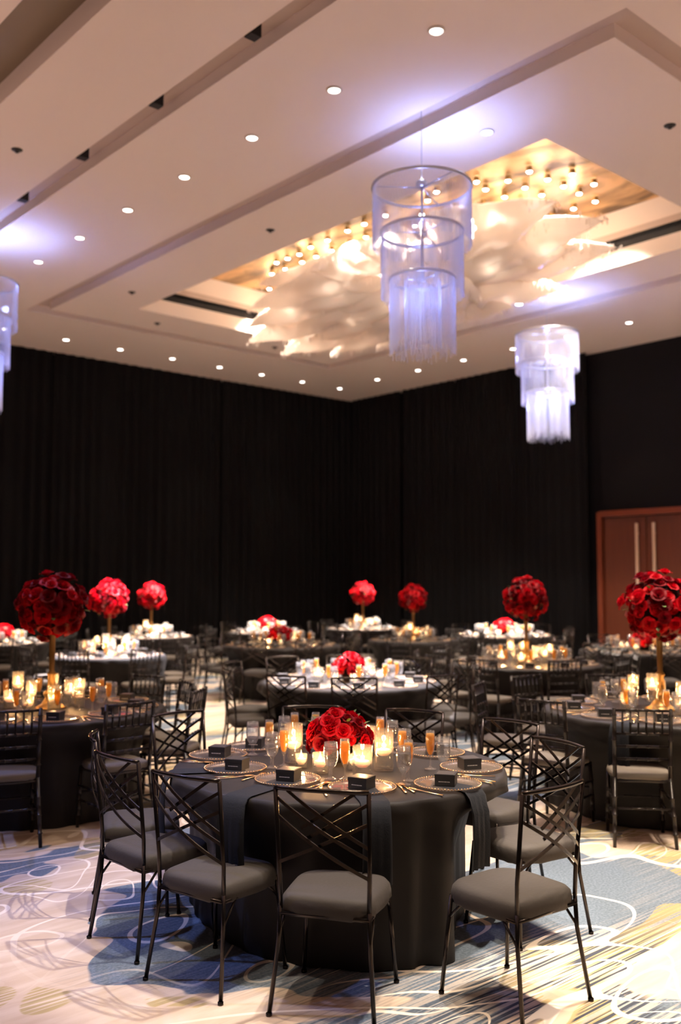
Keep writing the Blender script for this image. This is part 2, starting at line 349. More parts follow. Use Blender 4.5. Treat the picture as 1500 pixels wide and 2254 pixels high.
# timber doors in the right wall
def door(idx, y0, y1, label):
    d = empty(f'door_{idx}', (16.93, (y0+y1)/2, 0)); struct(d, label)
    b = MB(); b.box((0, 0, 1.52), (.06, y1-y0-.01, 3.04)); b.build('door_leaf', 'door_wood', d)
    return d
D = []
for i, (y0, y1) in enumerate(((9.98, 10.93), (9.02, 9.97))):
    d = door(i+1, y0, y1, ['tall dark red wooden door leaf beside the black drape', 'tall dark red wooden door leaf at the right photo edge'][i]); D.append(d)
    s = -1 if i == 0 else 1
    b = MB(); yy = (.18-(y1-y0)/2) if i == 0 else ((y1-y0)/2-.18)
    b.box((-.075, yy, 1.75), (.035, .05, 2.3)); b.box((-.045, yy, .8), (.05, .04, .04)); b.box((-.045, yy, 2.7), (.05, .04, .04)); b.build('door_pull', 'brass', d)
b = MB(); b.box((16.90, 11.0, 1.58), (.16, .10, 3.16)); b.box((16.90, 9.9, 3.12), (.14, 2.2, .12)); b.box((16.90, 8.95, 1.58), (.14, .10, 3.16)); struct(b.build('trim_1', 'copper_wood'), 'copper coloured wooden frame around the tall doors')
lamp('door_glow', 'SPOT', (15.6, 9.9, CEIL-.05), 110, (1.0, .62, .36), (16.9, 10.0, .6), 50, .9, .1)

# ------------------------------------------------------------------ downlights, sprinklers, star lights
b = MB(); b.ring(.066, (0, 0, -.006), .012, 24, 6, 0); trimm = b.mesh('trim_ring', ['lamp_trim'])
b = MB(); b.lathe([(0, -.012), (.05, -.010), (.060, -.002)], 20); lensm = b.mesh('lens', ['lens_warm']); b = MB(); b.lathe([(0, -.012), (.05, -.010), (.060, -.002)], 20); lensb = b.mesh('lens', ['lens_blue'])
def downlight(x, y, label, grp, lm=None, beam=None, z=CEIL):
    d = empty('downlight', (x, y, z)); tag(d, label, 'ceiling light', grp)
    place('trim_ring', trimm, d); place('lens', lm or lensm, d)
    if beam: o = lamp('beam', 'SPOT', (x, y, z-.03), beam[0], beam[1], (x, y, 0) if len(beam) < 4 else beam[3], beam[2], .7, .05)
for k in range(7):
    downlight(5.84, 5.33+1.327*k, f'{ORD[k]} recessed round downlight from the top, diagonal row left of the groove', 'downlights in the left ceiling band', beam=(420, WARM, 62) if k < 6 else (300, WARM, 60))
rowB = [6.99, 8.21, 9.39, 10.62, 11.83, 12.99, 14.19, 15.38]
for k, x in enumerate(rowB):
    downlight(x, 17.32, f'{ORD[k]} small downlight from the left, row along the left wall', 'downlights along the left wall', beam=(160, WARM, 60) if k % 2 == 0 else None)
for k, y in enumerate([9.31, 10.64, 11.96, 13.29, 14.63, 15.95]):
    downlight(15.34, y, f'{ORD[k]} small downlight from the right, row along the right wall', 'downlights along the right wall', beam=(200, WARM, 60) if k % 2 == 0 else None)
downlight(7.61, 6.24, 'round downlight in the blue glow above the near chandelier', None, lensb)
downlight(12.9, 9.92, 'round downlight in the blue glow above the smaller far chandelier', None, lensb)
b = MB(); b.lathe([(.0, -.035), (.02, -.035), (.022, -.012), (.055, -.008), (.062, 0)], 16); spr = b.mesh('sprinkler_head', ['black_plastic'])
for (x, y, l) in [(4.09, 9.93, 'black ceiling sprinkler at upper left, left of the track'), (8.92, 4.89, 'black ceiling sprinkler near the right photo edge'),
                  (7.63, 10.0, 'black ceiling sprinkler beside the left end of the gold panel'), (7.63, 13.72, 'faint ceiling sprinkler at the far left end of the panel frame'),
                  (8.93, 15.1, 'leftmost faint sprinkler below the crystal sculpture'), (11.65, 15.1, 'middle faint sprinkler below the crystal sculpture'), (12.93, 13.7, 'faint sprinkler directly beneath the near chandelier fringe')]:
    tag(place('ceiling_sprinkler', spr, None, (x, y, CEIL)), l, 'sprinkler', 'ceiling sprinklers')
pins = [(10.05, 7.53), (10.55, 7.2), (10.44, 7.52), (10.07, 7.9), (9.78, 8.21), (11.04, 7.19), (10.79, 7.51), (10.43, 7.89), (10.07, 8.29), (11.16, 7.51), (10.81, 7.89), (9.62, 8.8), (10.47, 8.28), (9.75, 9.09), (10.82, 8.27), (11.57, 7.52), (10.46, 8.66), (11.56, 7.88), (10.83, 8.66), (10.07, 9.51), (9.69, 9.89), (11.59, 8.28), (11.84, 8.2), (9.69, 10.35), (9.69, 10.73), (10.33, 10.35), (10.09, 10.74), (10.1, 11.12), (10.33, 11.13), (10.32, 9.89), (9.73, 11.25), (9.73, 11.67), (10.09, 11.57), (9.81, 12.06), (10.09, 11.96), (10.47, 11.56), (9.79, 12.35), (10.09, 12.33), (9.78, 12.64), (10.1, 12.8), (10.09, 13.17), (10.46, 12.31), (10.43, 12.47), (10.61, 12.25), (10.82, 12.29), (10.58, 13.89)]
b = MB(); b.lathe([(0, -.03), (.031, -.028), (.037, -.018)], 14); b2 = MB(); b2.lathe([(.037, -.018), (.042, -.02), (.042, .05)], 14)
pl, pb = b.mesh('lens', ['lens_star']), b2.mesh('housing', ['gold_dull'])
for k, (x, y) in enumerate(sorted([(p[0]*1.013, p[1]*1.013) for p in pins], key=lambda p: sx(p))):
    side = 'left' if k < 23 else 'right'
    d = empty('star_light', (x, y, 7.27)); tag(d, f'tiny round spotlight above the crystals, {ORD[k % 23]} from the left, {side} half of gold panel', 'ceiling light', f'star lights, {side} half of the gold panel')
    place('lens', pl, d); place('housing', pb, d)
    if k % 3 == 0: lamp('star_beam', 'SPOT', (x, y, 7.22), 1200, (1, .84, .70), (x+.25, y+.1, 5), 95, .6, .04)
    if k % 6 == 0: lamp('star_glow', 'POINT', (x, y, 7.0), 7, (1, .68, .40), radius=.04)

# ------------------------------------------------------------------ crystal leaf sculpture
def at(px, py, z):
    x = (px-750)/F; v = -(py-1127)/F
    f = math.cos(PITCH)-v*math.sin(PITCH); u = math.sin(PITCH)+v*math.cos(PITCH)
    d = Vector((x*math.cos(YAW)+f*math.sin(YAW), -x*math.sin(YAW)+f*math.cos(YAW), u)); return d*((z-EYE)/d.z)+Vector((0, 0, EYE))
sculp = empty('crystal_sculpture', (10.3, 10.2, ZP)); tag(sculp, 'huge cloud of overlapping white crystal leaves hanging under the gold panel', 'chandelier')
leaves = [((10.6, 11.2, 7.0), (9.55, 12.95, 6.95), .7), ((10.5, 11.3, 6.9), (9.65, 13.3, 6.62), .8), ((10.7, 11.3, 6.75), (9.9, 13.75, 6.42), .85),
          ((10.9, 11.6, 6.65), (10.2, 14.1, 6.25), .9), ((11.2, 11.5, 6.5), (10.9, 13.95, 6.12), .95), ((11.2, 10.8, 6.5), (11.5, 13.2, 6.08), 1.0),
          ((11.0, 10.2, 6.5), (11.9, 12.4, 6.1), 1.0), ((11.0, 9.6, 6.5), (12.1, 11.2, 6.15), 1.0), ((10.8, 9.6, 6.6), (12.2, 10.0, 6.3), .9),
          ((10.6, 9.6, 6.95), (9.7, 8.3, 6.98), .9), ((10.7, 9.6, 6.9), (10.35, 7.25, 6.92), 1.0), ((10.9, 9.5, 6.8), (10.85, 6.85, 6.68), .95),
          ((11.2, 9.6, 6.65), (11.4, 7.0, 6.48), .95), ((11.3, 9.8, 6.5), (12.0, 8.3, 6.3), .95), ((10.4, 10.6, 6.95), (9.75, 11.8, 6.95), .8),
          ((10.5, 10.0, 6.9), (9.75, 10.6, 7.0), .8), ((11.4, 10.6, 6.45), (11.9, 9.2, 6.2), 1.0), ((10.7, 10.0, 6.8), (11.4, 12.0, 6.5), 1.1), ((10.7, 10.3, 6.8), (11.2, 8.4, 6.6), 1.1), ((10.6, 10.9, 6.85), (10.2, 12.9, 6.8), 1.0),
          ((10.9, 11.0, 6.7), (10.5, 13.4, 6.45), 1.0), ((11.0, 11.2, 6.55), (10.9, 13.5, 6.3), 1.0), ((11.0, 9.4, 6.7), (11.2, 7.5, 6.58), 1.0), ((11.3, 10.6, 6.4), (11.6, 12.2, 6.18), .9), ((10.9, 10.4, 6.75), (10.2, 9.4, 6.9), .9)]
rnd = random.Random(3)
for (p0, p1, wd) in leaves:
    p0, p1 = Vector(p0), Vector(p1); ax = p1-p0; Ln = ax.length; axn = ax.normalized(); sd = Vector((-axn.y, axn.x, 0)).normalized(); sd = (sd if sd.x > 0 else -sd); sd = (sd+Vector((0, 0, -rnd.uniform(.45, .8)))).normalized(); b = MB()
    # leaf body: cupped, thick in the middle, pointed tip, rippled edges
    nu, nv = 16, 9
    for top in (1, -1):
        vs = []
        for i in range(nu+1):
            u = i/nu; prof = math.sin(PI*min(1, (u*.86+.14))**.85)**.8*(1-u**3*.2) if u < 1 else 0
            for j in range(nv+1):
                v = j/nv*2-1; th = .14*prof*(1-v*v)
                q = p0+ax*(u*.97)+sd*(v*wd*.42*prof)+Vector((0, 0, top*th+.10*prof*abs(v)**2-.05*math.sin(u*9+v*4)*prof))
                q += Vector((noise.noise(q*5), noise.noise(q*5+Vector((9, 0, 0))), noise.noise(q*6+Vector((0, 7, 0)))))*.022; q.z += .014*prof*math.sin(v*13+u*2)*top; q.z -= .13; vs.append(q-sculp.location)
        b.add(vs, [(i*(nv+1)+j, (i+1)*(nv+1)+j, (i+1)*(nv+1)+j+1, i*(nv+1)+j+1) for i in range(nu) for j in range(nv)])
    for _ in range(120):   # hanging crystal drops
        u = rnd.random()**.8; prof = math.sin(PI*min(1, u*.86+.14)**.85)**.8; v = rnd.uniform(-1, 1)
        q = p0+ax*u+sd*(v*wd*.44*prof)-sculp.location-Vector((0, 0, .13)); ln = rnd.uniform(.05, .16)*(.5+prof); r_ = rnd.uniform(.006, .013); z = q.z+rnd.uniform(-.05, .05)
        b.add([(q.x, q.y, z+ln/2), (q.x+r_, q.y, z), (q.x, q.y+r_, z), (q.x-r_, q.y, z), (q.x, q.y-r_, z), (q.x, q.y, z-ln/2)], [(0, 1, 2), (0, 2, 3), (0, 3, 4), (0, 4, 1), (5, 2, 1), (5, 3, 2), (5, 4, 3), (5, 1, 4)], 0, False)
    b.build('crystal_leaf', 'crystal_leaf', sculp)
for (x, y, z) in [(9.6+.75*a_+.12*(b_ % 2), 7.6+.92*b_, 7.02) for a_ in range(3) for b_ in range(7)] + [(10.1+.85*a_, 7.7+1.0*b_+.3*a_, 6.42-.12*a_) for a_ in range(3) for b_ in range(6)]: lamp('leaf_fill', 'POINT', (x, y, z), 5.5 if z > 7 else 4, (1, .80, .62), radius=.2)  # added unseen fill points that brighten the crystal leaves from above and within
b = MB()
for k in range(14):
    x, y = rnd.uniform(-.6, .8), rnd.uniform(-2.6, 2.6); b.tube([(x, y, 0), (x, y, -.55)], .006, 5)
b.build('suspension_wires', 'ring_metal', sculp)

# ------------------------------------------------------------------ tiered fringe chandeliers
def strands(R, z, L_, n, seed, rag=.06):
    r = random.Random(seed); b = MB()
    for i in range(n):
        a = 2*PI*i/n; x, y = R*math.cos(a), R*math.sin(a); l = L_*(1+r.uniform(-rag, rag)); h = .0022
        for k in range(1):
            b.add([(x-h, y-h, z), (x+h, y-h, z), (x+h, y+h, z), (x-h, y+h, z), (x-h, y-h, z-l), (x+h, y-h, z-l), (x+h, y+h, z-l), (x-h, y+h, z-l)],
                  [(0, 1, 5, 4), (1, 2, 6, 5), (2, 3, 7, 6), (3, 0, 4, 7), (7, 6, 5, 4)], 0, False)
    return b
def make_chandelier(loc):
    c = empty('fringe_chandelier', loc)
    for R, z, L_, n, sd_ in ((.505, -.0, .62, 170, 1), (.42, -.47, .67, 150, 2), (.335, -.96, .74, 130, 3)):
        b = MB(); b.ring(R, (0, 0, z), .017, 64, 8)
        hoop = b.build('hoop', 'ring_metal', c)
        b = MB()
        for k in range(3):
            a = 2*PI*k/3+.4; b.tube([(0, 0, z), (R*math.cos(a), R*math.sin(a), z)], .007, 6)
        b.build('spoke', 'ring_metal', hoop)
        b = strands(R, z, L_, n, sd_, .03 if R > .4 else .09)
        if R < .4:
            q = strands(R*.55, z, L_*.95, 60, 9, .12); b.add(q.v, q.f, 0, False)
        b.build('crystal_fringe', 'crystal_bead', c)
    b = MB(); b.tube([(0, 0, 0), (0, 0, -.98)], .014, 8); b.build('centre_rod', 'ring_metal', c)
    b = MB(); b.tube([(0, 0, GZ-loc[2]), (0, 0, 0)], .004, 5); b.build('cable', 'ring_metal', c)
    b = MB(); b.lathe([(0, 0), (.06, 0), (.06, .05), (0, .05)], 16, (0, 0, .01)); b.lathe([(0, 0), (.05, 0)], 16, (0, 0, .065), 1); b.build('lamp_head', ['ring_metal', 'lens_blue'], c)
    return c
CH = [((6.95, 6.56, 5.79), 'large near three-tier chandelier of white crystal fringe in front of gold panel', 120),
      ((12.75, 9.25, 5.79), 'smaller far three-tier crystal fringe chandelier against the black drapes at right', 110),
      ((4.75, 12.7, 5.79), 'crystal fringe chandelier cut off by the left photo edge', 110)]
for k, (loc, lab, p) in enumerate(CH):
    c = make_chandelier(loc) if k == 0 else copy_tree(CH0)
    if k == 0: CH0 = c; cache_kids(c)
    c.location = loc; tag(c, lab, 'chandelier', 'three-tier fringe chandeliers')
    x, y, z = loc
    lamp('led_up', 'SPOT', (x+.10, y-.02, z+.09), p*.18, BLUE, (x+.35, y-.1, 9), 165, 1, .05)
    lamp('led_side', 'SPOT', (x+.30, y-.12, z-.12), p*.48, BLUE, (x+.75, y-.3, 9), 165, 1, radius=.05)
    lamp('led_down', 'POINT', (x, y, z-.3), [10, 26, 22][k], BLUE, radius=.05)
    lamp('led_low', 'POINT', (x, y, z-1.15), [13, 26, 22][k], BLUE, radius=.05)

# ------------------------------------------------------------------ chairs (face +Y, origin on the floor below the seat)
def cushion(wf, wb, d, z0, h, nx=14, ny=14):
    """seat pad rounded in front, gathered skirt at its lower edge"""
    b = MB(); n = 40; outline = []
    for i in range(n):
        a = 2*PI*i/n; ca, sa = math.cos(a), math.sin(a); p = .42 if sa > 0 else .30
        x = math.copysign(abs(ca)**p, ca); y = math.copysign(abs(sa)**(.62 if sa > 0 else .3), sa)
        wv = (wf if y > 0 else wf+(wb-wf)*min(1, -y)); wv = wf*(1+y)/2+wb*(1-y)/2
        outline.append((x*wv/2*(1-.10*max(0, y)**3), y*d/2))
    rings = [(.0, 1.0, 0), (.5, .99, 0), (.80, .955, 0), (.93, .87, 0), (.99, .70, .002), (1.01, .40, .008), (1.0, .06, .022), (.965, -.04, .03), (.90, -.03, 0)]
    vs = []
    for (s_, hz, wob) in rings:
        for i, (x, y) in enumerate(outline):
            k = 1+wob*math.sin(i*2.7)+wob*.6*math.sin(i*5.1); vs.append((x*s_*k, y*s_*k, z0+h*hz))
    fs = [(r*n+i, r*n+(i+1) % n, (r+1)*n+(i+1) % n, (r+1)*n+i) for r in range(1, len(rings)-1) for i in range(n)]
    fs += [(0*n+i, 0*n+(i+1) % n, n+(i+1) % n, n+i) for i in range(n)]
    b.add(vs, fs); return b
def make_lattice_chair():
    c = empty('lattice_back_chair')
    cushion(.45, .40, .42, .392, .088).build('seat', 'seat_fabric', c)
    for s in (-1, 1):
        b = MB(); b.tube([(s*.185, .17, .42), (s*.215, .205, .0)], .0098, 8); b.tube([(s*.215, .205, .012), (s*.215, .205, 0)], .013, 8); b.build('leg', 'chair_metal', c)
        b = MB(); b.tube([(s*.190, -.20, .44), (s*.195, -.205, .30), (s*.222, -.25, 0)], .0098, 8); b.tube([(s*.222, -.25, .012), (s*.222, -.25, 0)], .013, 8); b.build('leg', 'chair_metal', c)
    b = MB()
    for s in (-1, 1): b.tube([(s*.190, -.20, .42), (s*.193, -.205, .55), (s*.200, -.245, .92)], .0098, 8)
    top = [(x*.2, -.245-.035*(1-x*x), .92+.004*(1-x*x)) for x in [i/6-1 for i in range(13)]]
    b.tube(top, .0098, 8); b.build('back_frame', 'chair_metal', c)
    b = MB()
    def bk(u, v, bow, n=10):   # u across 0..1, v down 0..1
        x = -.195+.39*u; z = .915-.45*v; y0 = -.243+.04*v
        return Vector((x, y0-bow*4*u*(1-u), z))
    def strip(u0, v0, u1, v1, bow, n=10):
        b.tube([bk(u0+(u1-u0)*i/n, v0+(v1-v0)*i/n, bow) for i in range(n+1)], .0078, 4, flat=(1.25, .55), up=(0, 0, 1))
    strip(.13, 0, 1, .50, .035); strip(0, .08, 1, .60, .04); strip(0, .24, 1, .78, .045)
    strip(.87, 0, .28, .34, .022); strip(1, .10, .32, .44, .022); strip(1, .28, 0, .68, .028)
    b.build('lattice', 'chair_metal', c)
    b = MB(); q = [(-.185, .17, .40), (.185, .17, .40), (.193, -.203, .40), (-.193, -.203, .40)]
    for i in range(4): b.tube([q[i], q[(i+1) % 4]], .009, 6)
    for s in (-1, 1):
        b.tube([(s*.19, .10, .40), (s*.195, .182, .32)], .006, 6); b.tube([(s*.192, -.12, .40), (s*.197, -.208, .30)], .006, 6)
    b.build('seat_frame', 'chair_metal', c); return c
def ringed(b, p0, p1, r, n=8, marks=(.3, .55, .8)):
    p0, p1 = Vector(p0), Vector(p1); pts = [p0]; rr = [r]
    for m_ in marks:
        for dt, k in ((-.012, 1), (-.006, 1.35), (.006, 1.35), (.012, 1)): pts.append(p0.lerp(p1, m_+dt)); rr.append(r*k)
    pts.append(p1); rr.append(r*.85); b.tube(pts, rr, n)
def make_chiavari():
    c = empty('spindle_back_chair')
    cushion(.42, .38, .40, .44, .05).build('seat', 'seat_pale', c)
    for s in (-1, 1):
        b = MB(); ringed(b, (s*.18, .17, .44), (s*.19, .19, 0), .014); b.build('leg', 'chair_wood', c)
        b = MB(); ringed(b, (s*.18, -.18, .46), (s*.20, -.25, 0), .014); b.build('leg', 'chair_wood', c)
    b = MB()
    for s in (-1, 1): ringed(b, (s*.18, -.18, .44), (s*.185, -.235, .92), .014, 8, (.2, .55, .9))
    for z, y in ((.905, -.232), (.745, -.213), (.66, -.203), (.575, -.195)): ringed(b, (-.18, y, z), (.18, y, z), .010, 6, (.2, .4, .6, .8))
    b.build('back_frame', 'chair_wood', c)
    for k in range(6):
        x = -.13+.052*k; b = MB(); ringed(b, (x, -.213, .745), (x, -.232, .905), .0075, 6, (.5,)); b.build('spindle', 'chair_wood', c)
    b = MB(); q = [(-.18, .17, .43), (.18, .17, .43), (.18, -.18, .43), (-.18, -.18, .43)]
    for i in range(4): b.tube([q[i], q[(i+1) % 4]], .014, 6)
    b.build('seat_frame', 'chair_wood', c)
    b = MB()
    for z in (.20, .30):
        ringed(b, (-.187, .18, z), (-.19, -.21, z), .008, 6); ringed(b, (.187, .18, z), (.19, -.21, z), .008, 6)
    ringed(b, (-.187, .18, .25), (.187, .18, .25), .008, 6); ringed(b, (-.19, -.21, .25), (.19, -.21, .25), .008, 6)
    b.build('stretcher', 'chair_wood', c); return c
latt = make_lattice_chair(); chia = make_chiavari(); cache_kids(latt); cache_kids(chia)
def joined(root, mats):   # the same shapes as one mesh, for chairs only a few pixels large
    b = MB()
    for ch in KIDS[root.name]:
        me = ch.data; mi = mats.index(me.materials[0].name)
        b.add([v.co[:] for v in me.vertices], [tuple(p.vertices) for p in me.polygons], mi)
    return b.mesh(root.name, mats)
far_latt = joined(latt, ['seat_fabric', 'chair_metal']); far_chia = joined(chia, ['seat_pale', 'chair_wood'])
CHAIRS = []
used = {'latt': False, 'chia': False}
def chair(kind, x, y, face_deg, far=False):
    rz = math.radians(face_deg)-PI/2; CHAIRS.append((x, y, rz))
    if far: return place('lattice_back_chair' if kind == 'latt' else 'spindle_back_chair', far_latt if kind == 'latt' else far_chia, None, (x, y, 0), (0, 0, rz))
    src = latt if kind == 'latt' else chia
    o = src if not used[kind] else copy_tree(src); used[kind] = True
    o.location = (x, y, 0); o.rotation_euler = (0, 0, rz); return o

# ------------------------------------------------------------------ tableware prototypes
def lathe_mesh(name, prof, mats, n=22, extra=None):
    b = MB(); b.lathe(prof, n)
    if extra: extra(b)
    return b.mesh(name, [mats] if isinstance(mats, str) else mats)
GOB = [(0, .003), (.034, .003), (.036, .006), (.018, .012), (.009, .022), (.012, .034), (.008, .046), (.010, .058), (.022, .070), (.032, .088), (.037, .115), (.037, .150), (.034, .190), (.0325, .190), (.035, .150), (.0345, .115), (.030, .090), (.018, .073), (0, .070)]
gob_g = lathe_mesh('goblet_glass', GOB, 'stemware_glass'); gob_w = lathe_mesh('water', [(0, .072), (.017, .075), (.0285, .092), (.033, .115), (.0335, .150), (.0335, .158), (0, .158)], 'stemware_water')
FLU = [(0, .003), (.031, .003), (.032, .006), (.010, .012), (.0045, .022), (.0045, .062), (.012, .074), (.020, .095), (.0265, .140), (.0265, .165), (.0235, .205), (.022, .205), (.0245, .165), (.0245, .140), (.018, .097), (.009, .078), (0, .075)]
flu_g = lathe_mesh('flute_glass', FLU, 'stemware_glass'); flu_c = lathe_mesh('champagne', [(0, .078), (.008, .080), (.0165, .099), (.023, .140), (.023, .165), (.0215, .190), (0, .190)], 'champagne')
def two(name, a, b_, mats):
    b = MB()
    for k, me in enumerate((a, b_)): b.add([v.co[:] for v in me.vertices], [tuple(p.vertices) for p in me.polygons], k)
    return b.mesh(name, mats)
gob_far = two('water_goblet', gob_g, gob_w, ['stemware_glass', 'stemware_water']); flu_far = two('champagne_flute', flu_g, flu_c, ['stemware_glass', 'champagne'])
def beads(b):
    for i in range(64):
        a = 2*PI*i/64; c, s = math.cos(a)*.164, math.sin(a)*.164; r = .0055
        b.add([(c+r, s, .014), (c-r, s, .014), (c, s+r, .014), (c, s-r, .014), (c, s, .014+r), (c, s, .014-r)], [(0, 2, 4), (2, 1, 4), (1, 3, 4), (3, 0, 4), (2, 0, 5), (1, 2, 5), (3, 1, 5), (0, 3, 5)], 0)
b = MB(); b.lathe([(0, .004), (.11, .004), (.14, .008), (.166, .016), (.166, .011), (.138, .003), (.11, 0), (0, 0)], 48, wob=lambda a, z: .004*math.sin(a*24)); ch_g = b.mesh('charger_dish', ['charger_glass'])
b = MB(); beads(b); ch_r = b.mesh('beaded_rim', ['gold'])
ch_far = two('charger_plate', ch_g, ch_r, ['charger_glass', 'gold'])
b = MB(); b.box((0, 0, .021), (.098, .098, .042)); bx_b = b.mesh('box_base', ['box_black']); b = MB(); b.box((0, 0, .049), (.101, .101, .016)); b.box((0, 0, .0575), (.085, .085, .001), 1); bx_l = b.mesh('lid', ['box_black', 'box_top'])
b = MB(); x = -.030
for k, (w_, h_) in enumerate([(.004, .005), (.003, .006), (.005, .004), (.003, .006), (.004, .005), (.003, .004), (.005, .006), (.003, .005), (.004, .004), (.003, .006), (.004, .005)]):
    b.box((x+w_/2, -.0495, .022), (w_, .0006, h_*.7)); x += w_+.0014
bx_t = b.mesh('printed_line', ['print_silver'])
bx_far = two('favor_box', bx_b, bx_l, ['box_black', 'box_top'])
# cutlery, laid along +Y (head to +Y)
b = MB(); b.tube([(0, -.105, .004), (0, -.02, .005), (0, .04, .006)], [.007, .0042, .003], 8, flat=(.35, 1), up=(0, 0, 1)); b.lathe([(0, 0), (.013, .001), (.019, .005), (.0195, .0065), (.013, .003), (0, .0025)], 16, (0, .065, .003)); spoon_m = b.mesh('spoon', ['gold'])
for v in spoon_m.vertices:
    if v.co.y > .043: v.co.y = .065+(v.co.y-.065)*1.45
b = MB(); b.tube([(0, -.11, .004), (0, -.01, .005)], [.007, .005], 8, flat=(.4, 1), up=(0, 0, 1)); b.tube([(0, -.01, .005), (.002, .05, .005), (.001, .10, .004), (-.004, .118, .003)], [.005, .009, .009, .003], 6, flat=(.14, 1), up=(0, 0, 1)); knife_m = b.mesh('knife', ['gold'])
b = MB(); b.tube([(0, -.105, .004), (0, .01, .005), (0, .045, .006), (0, .062, .007)], [.0065, .004, .009, .011], 8, flat=(.3, 1), up=(0, 0, 1))
for k in range(4): b.tube([(-.009+.006*k, .058, .007), (-.009+.006*k, .10, .009)], [.0019, .0011], 5)
fork_m = b.mesh('fork', ['gold'])
# roses
def rose_mesh(name, matn, seed):
    r = random.Random(seed); b = MB()
    for ring, (np_, rad, hgt, open_) in enumerate(((3, .16, .62, .05), (4, .34, .60, .22), (5, .58, .50, .42), (6, .86, .34, .72))):
        for k in range(np_):
            a0 = 2*PI*k/np_+ring*.7+r.uniform(-.15, .15); wd = 2*PI/np_*.78; vs = []; nu, nv = 4, 4
            for i in range(nu+1):
                u = i/nu
                for j in range(nv+1):
                    v = j/nv*2-1; a = a0+v*wd*(.55+.45*u); rr = rad*(.25+.75*u**.7)*(1+open_*.35*u*u)+.06*u*abs(v)
                    z = -.35+(hgt+.35)*u**.8*(1-.22*v*v*u)-open_*.30*u**4+.03*math.sin(a*5+ring)
                    vs.append((rr*math.cos(a), rr*math.sin(a), z))
            b.add(vs, [(i*(nv+1)+j, i*(nv+1)+j+1, (i+1)*(nv+1)+j+1, (i+1)*(nv+1)+j) for i in range(nu) for j in range(nv)])
    return b.mesh(name, [matn])
roses = [rose_mesh('rose', 'petal', 1), rose_mesh('rose', 'petal', 2), rose_mesh('rose', 'petal_dark', 3)]; blossom = rose_mesh('blossom', 'petal_pink', 4)
b = MB(); b.add([(0, 0, 0), (.3, .35, .05), (.28, .8, .0), (0, 1.1, -.12), (-.28, .8, 0), (-.3, .35, .05), (0, .5, -.05)], [(0, 1, 6), (1, 2, 6), (2, 3, 6), (3, 4, 6), (4, 5, 6), (5, 0, 6)]); leaf_m = b.mesh('leaf', ['leaf_green'])
def fib(n, zmin=-1):
    pts = []
    for i in range(n):
        z = 1-(i+.5)/n*(1-zmin); r = math.sqrt(1-z*z); a = i*2.39996; pts.append(Vector((r*math.cos(a), r*math.sin(a), z)))
    return pts
def flower_mass(root, cz, rx, rz, n, size, zmin, seed, pink=0):
    r = random.Random(seed)
    for d in fib(n, zmin):
        q = 1+r.uniform(-.22, .18); d = (d+Vector((r.uniform(-.12, .12), r.uniform(-.12, .12), r.uniform(-.12, .12)))).normalized(); p = Vector((d.x*rx*q, d.y*rx*q, cz+d.z*rz*q)); s = size*r.uniform(.72, 1.15)
        m_ = blossom if r.random() < pink else r.choice(roses)
        o = place('blossom' if m_ is blossom else 'rose', m_, root, p, Vector((d.x, d.y, d.z+.15)).to_track_quat('Z', 'Y').to_euler(), s*(.5 if m_ is blossom else 1))
    for k in range(12):
        d = Vector((r.uniform(-1, 1), r.uniform(-1, 1), r.uniform(zmin, 1))).normalized(); p = Vector((d.x*rx*1.0, d.y*rx, cz+d.z*rz))
        place('leaf', leaf_m, root, p, d.to_track_quat('Y', 'Z').to_euler(), size*.9)
    b = MB(); b.lathe([(0, cz-rz*.7), (rx*.62, cz-rz*.45), (rx*.82, cz), (rx*.62, cz+rz*.62), (0, cz+rz*.82)] if zmin < -.5 else [(rx*.3, .0), (rx*.7, cz-rz*.1), (rx*.78, cz), (rx*.55, cz+rz*.6), (0, cz+rz*.8)], 14); b.build('foam_core', 'foam', root)
def make_low(seed=5):
    c = empty('rose_centerpiece'); b = MB(); b.lathe([(0, 0), (.06, 0), (.075, .05), (.07, .09), (0, .08)], 18); b.build('bowl', 'glass', c)
    flower_mass(c, .125, .165, .14, 62, .044, -.30, seed, .10); return c
def make_ball(seed=6):
    c = empty('rose_ball_arrangement')
    b = MB(); b.lathe([(0, 0), (.115, 0), (.115, .012), (.075, .03), (.045, .08), (.058, .105), (.058, .118), (.034, .14), (.026, .24), (.034, .25), (.034, .262), (.020, .28), (.024, .60), (.04, .63), (.0, .63)], 20); b.build('stand', 'gold_dull', c)
    flower_mass(c, .76, .228, .22, 99, .053, -1, seed, .14); return c
low = make_low(); ball = make_ball(); cache_kids(low); cache_kids(ball)
fl_used = set()
def flowers(kind, x, y, rz, label, s=1.0, z=.772):
    src = low if kind == 'low' else ball; o = src if kind not in fl_used else copy_tree(src); fl_used.add(kind)
    o.location = (x, y, z); o.rotation_euler = (0, 0, rz); o.scale = (s,)*3; tag(o, label, 'flowers', 'low red rose centerpieces' if kind == 'low' else 'tall red rose balls on gold stands'); return o
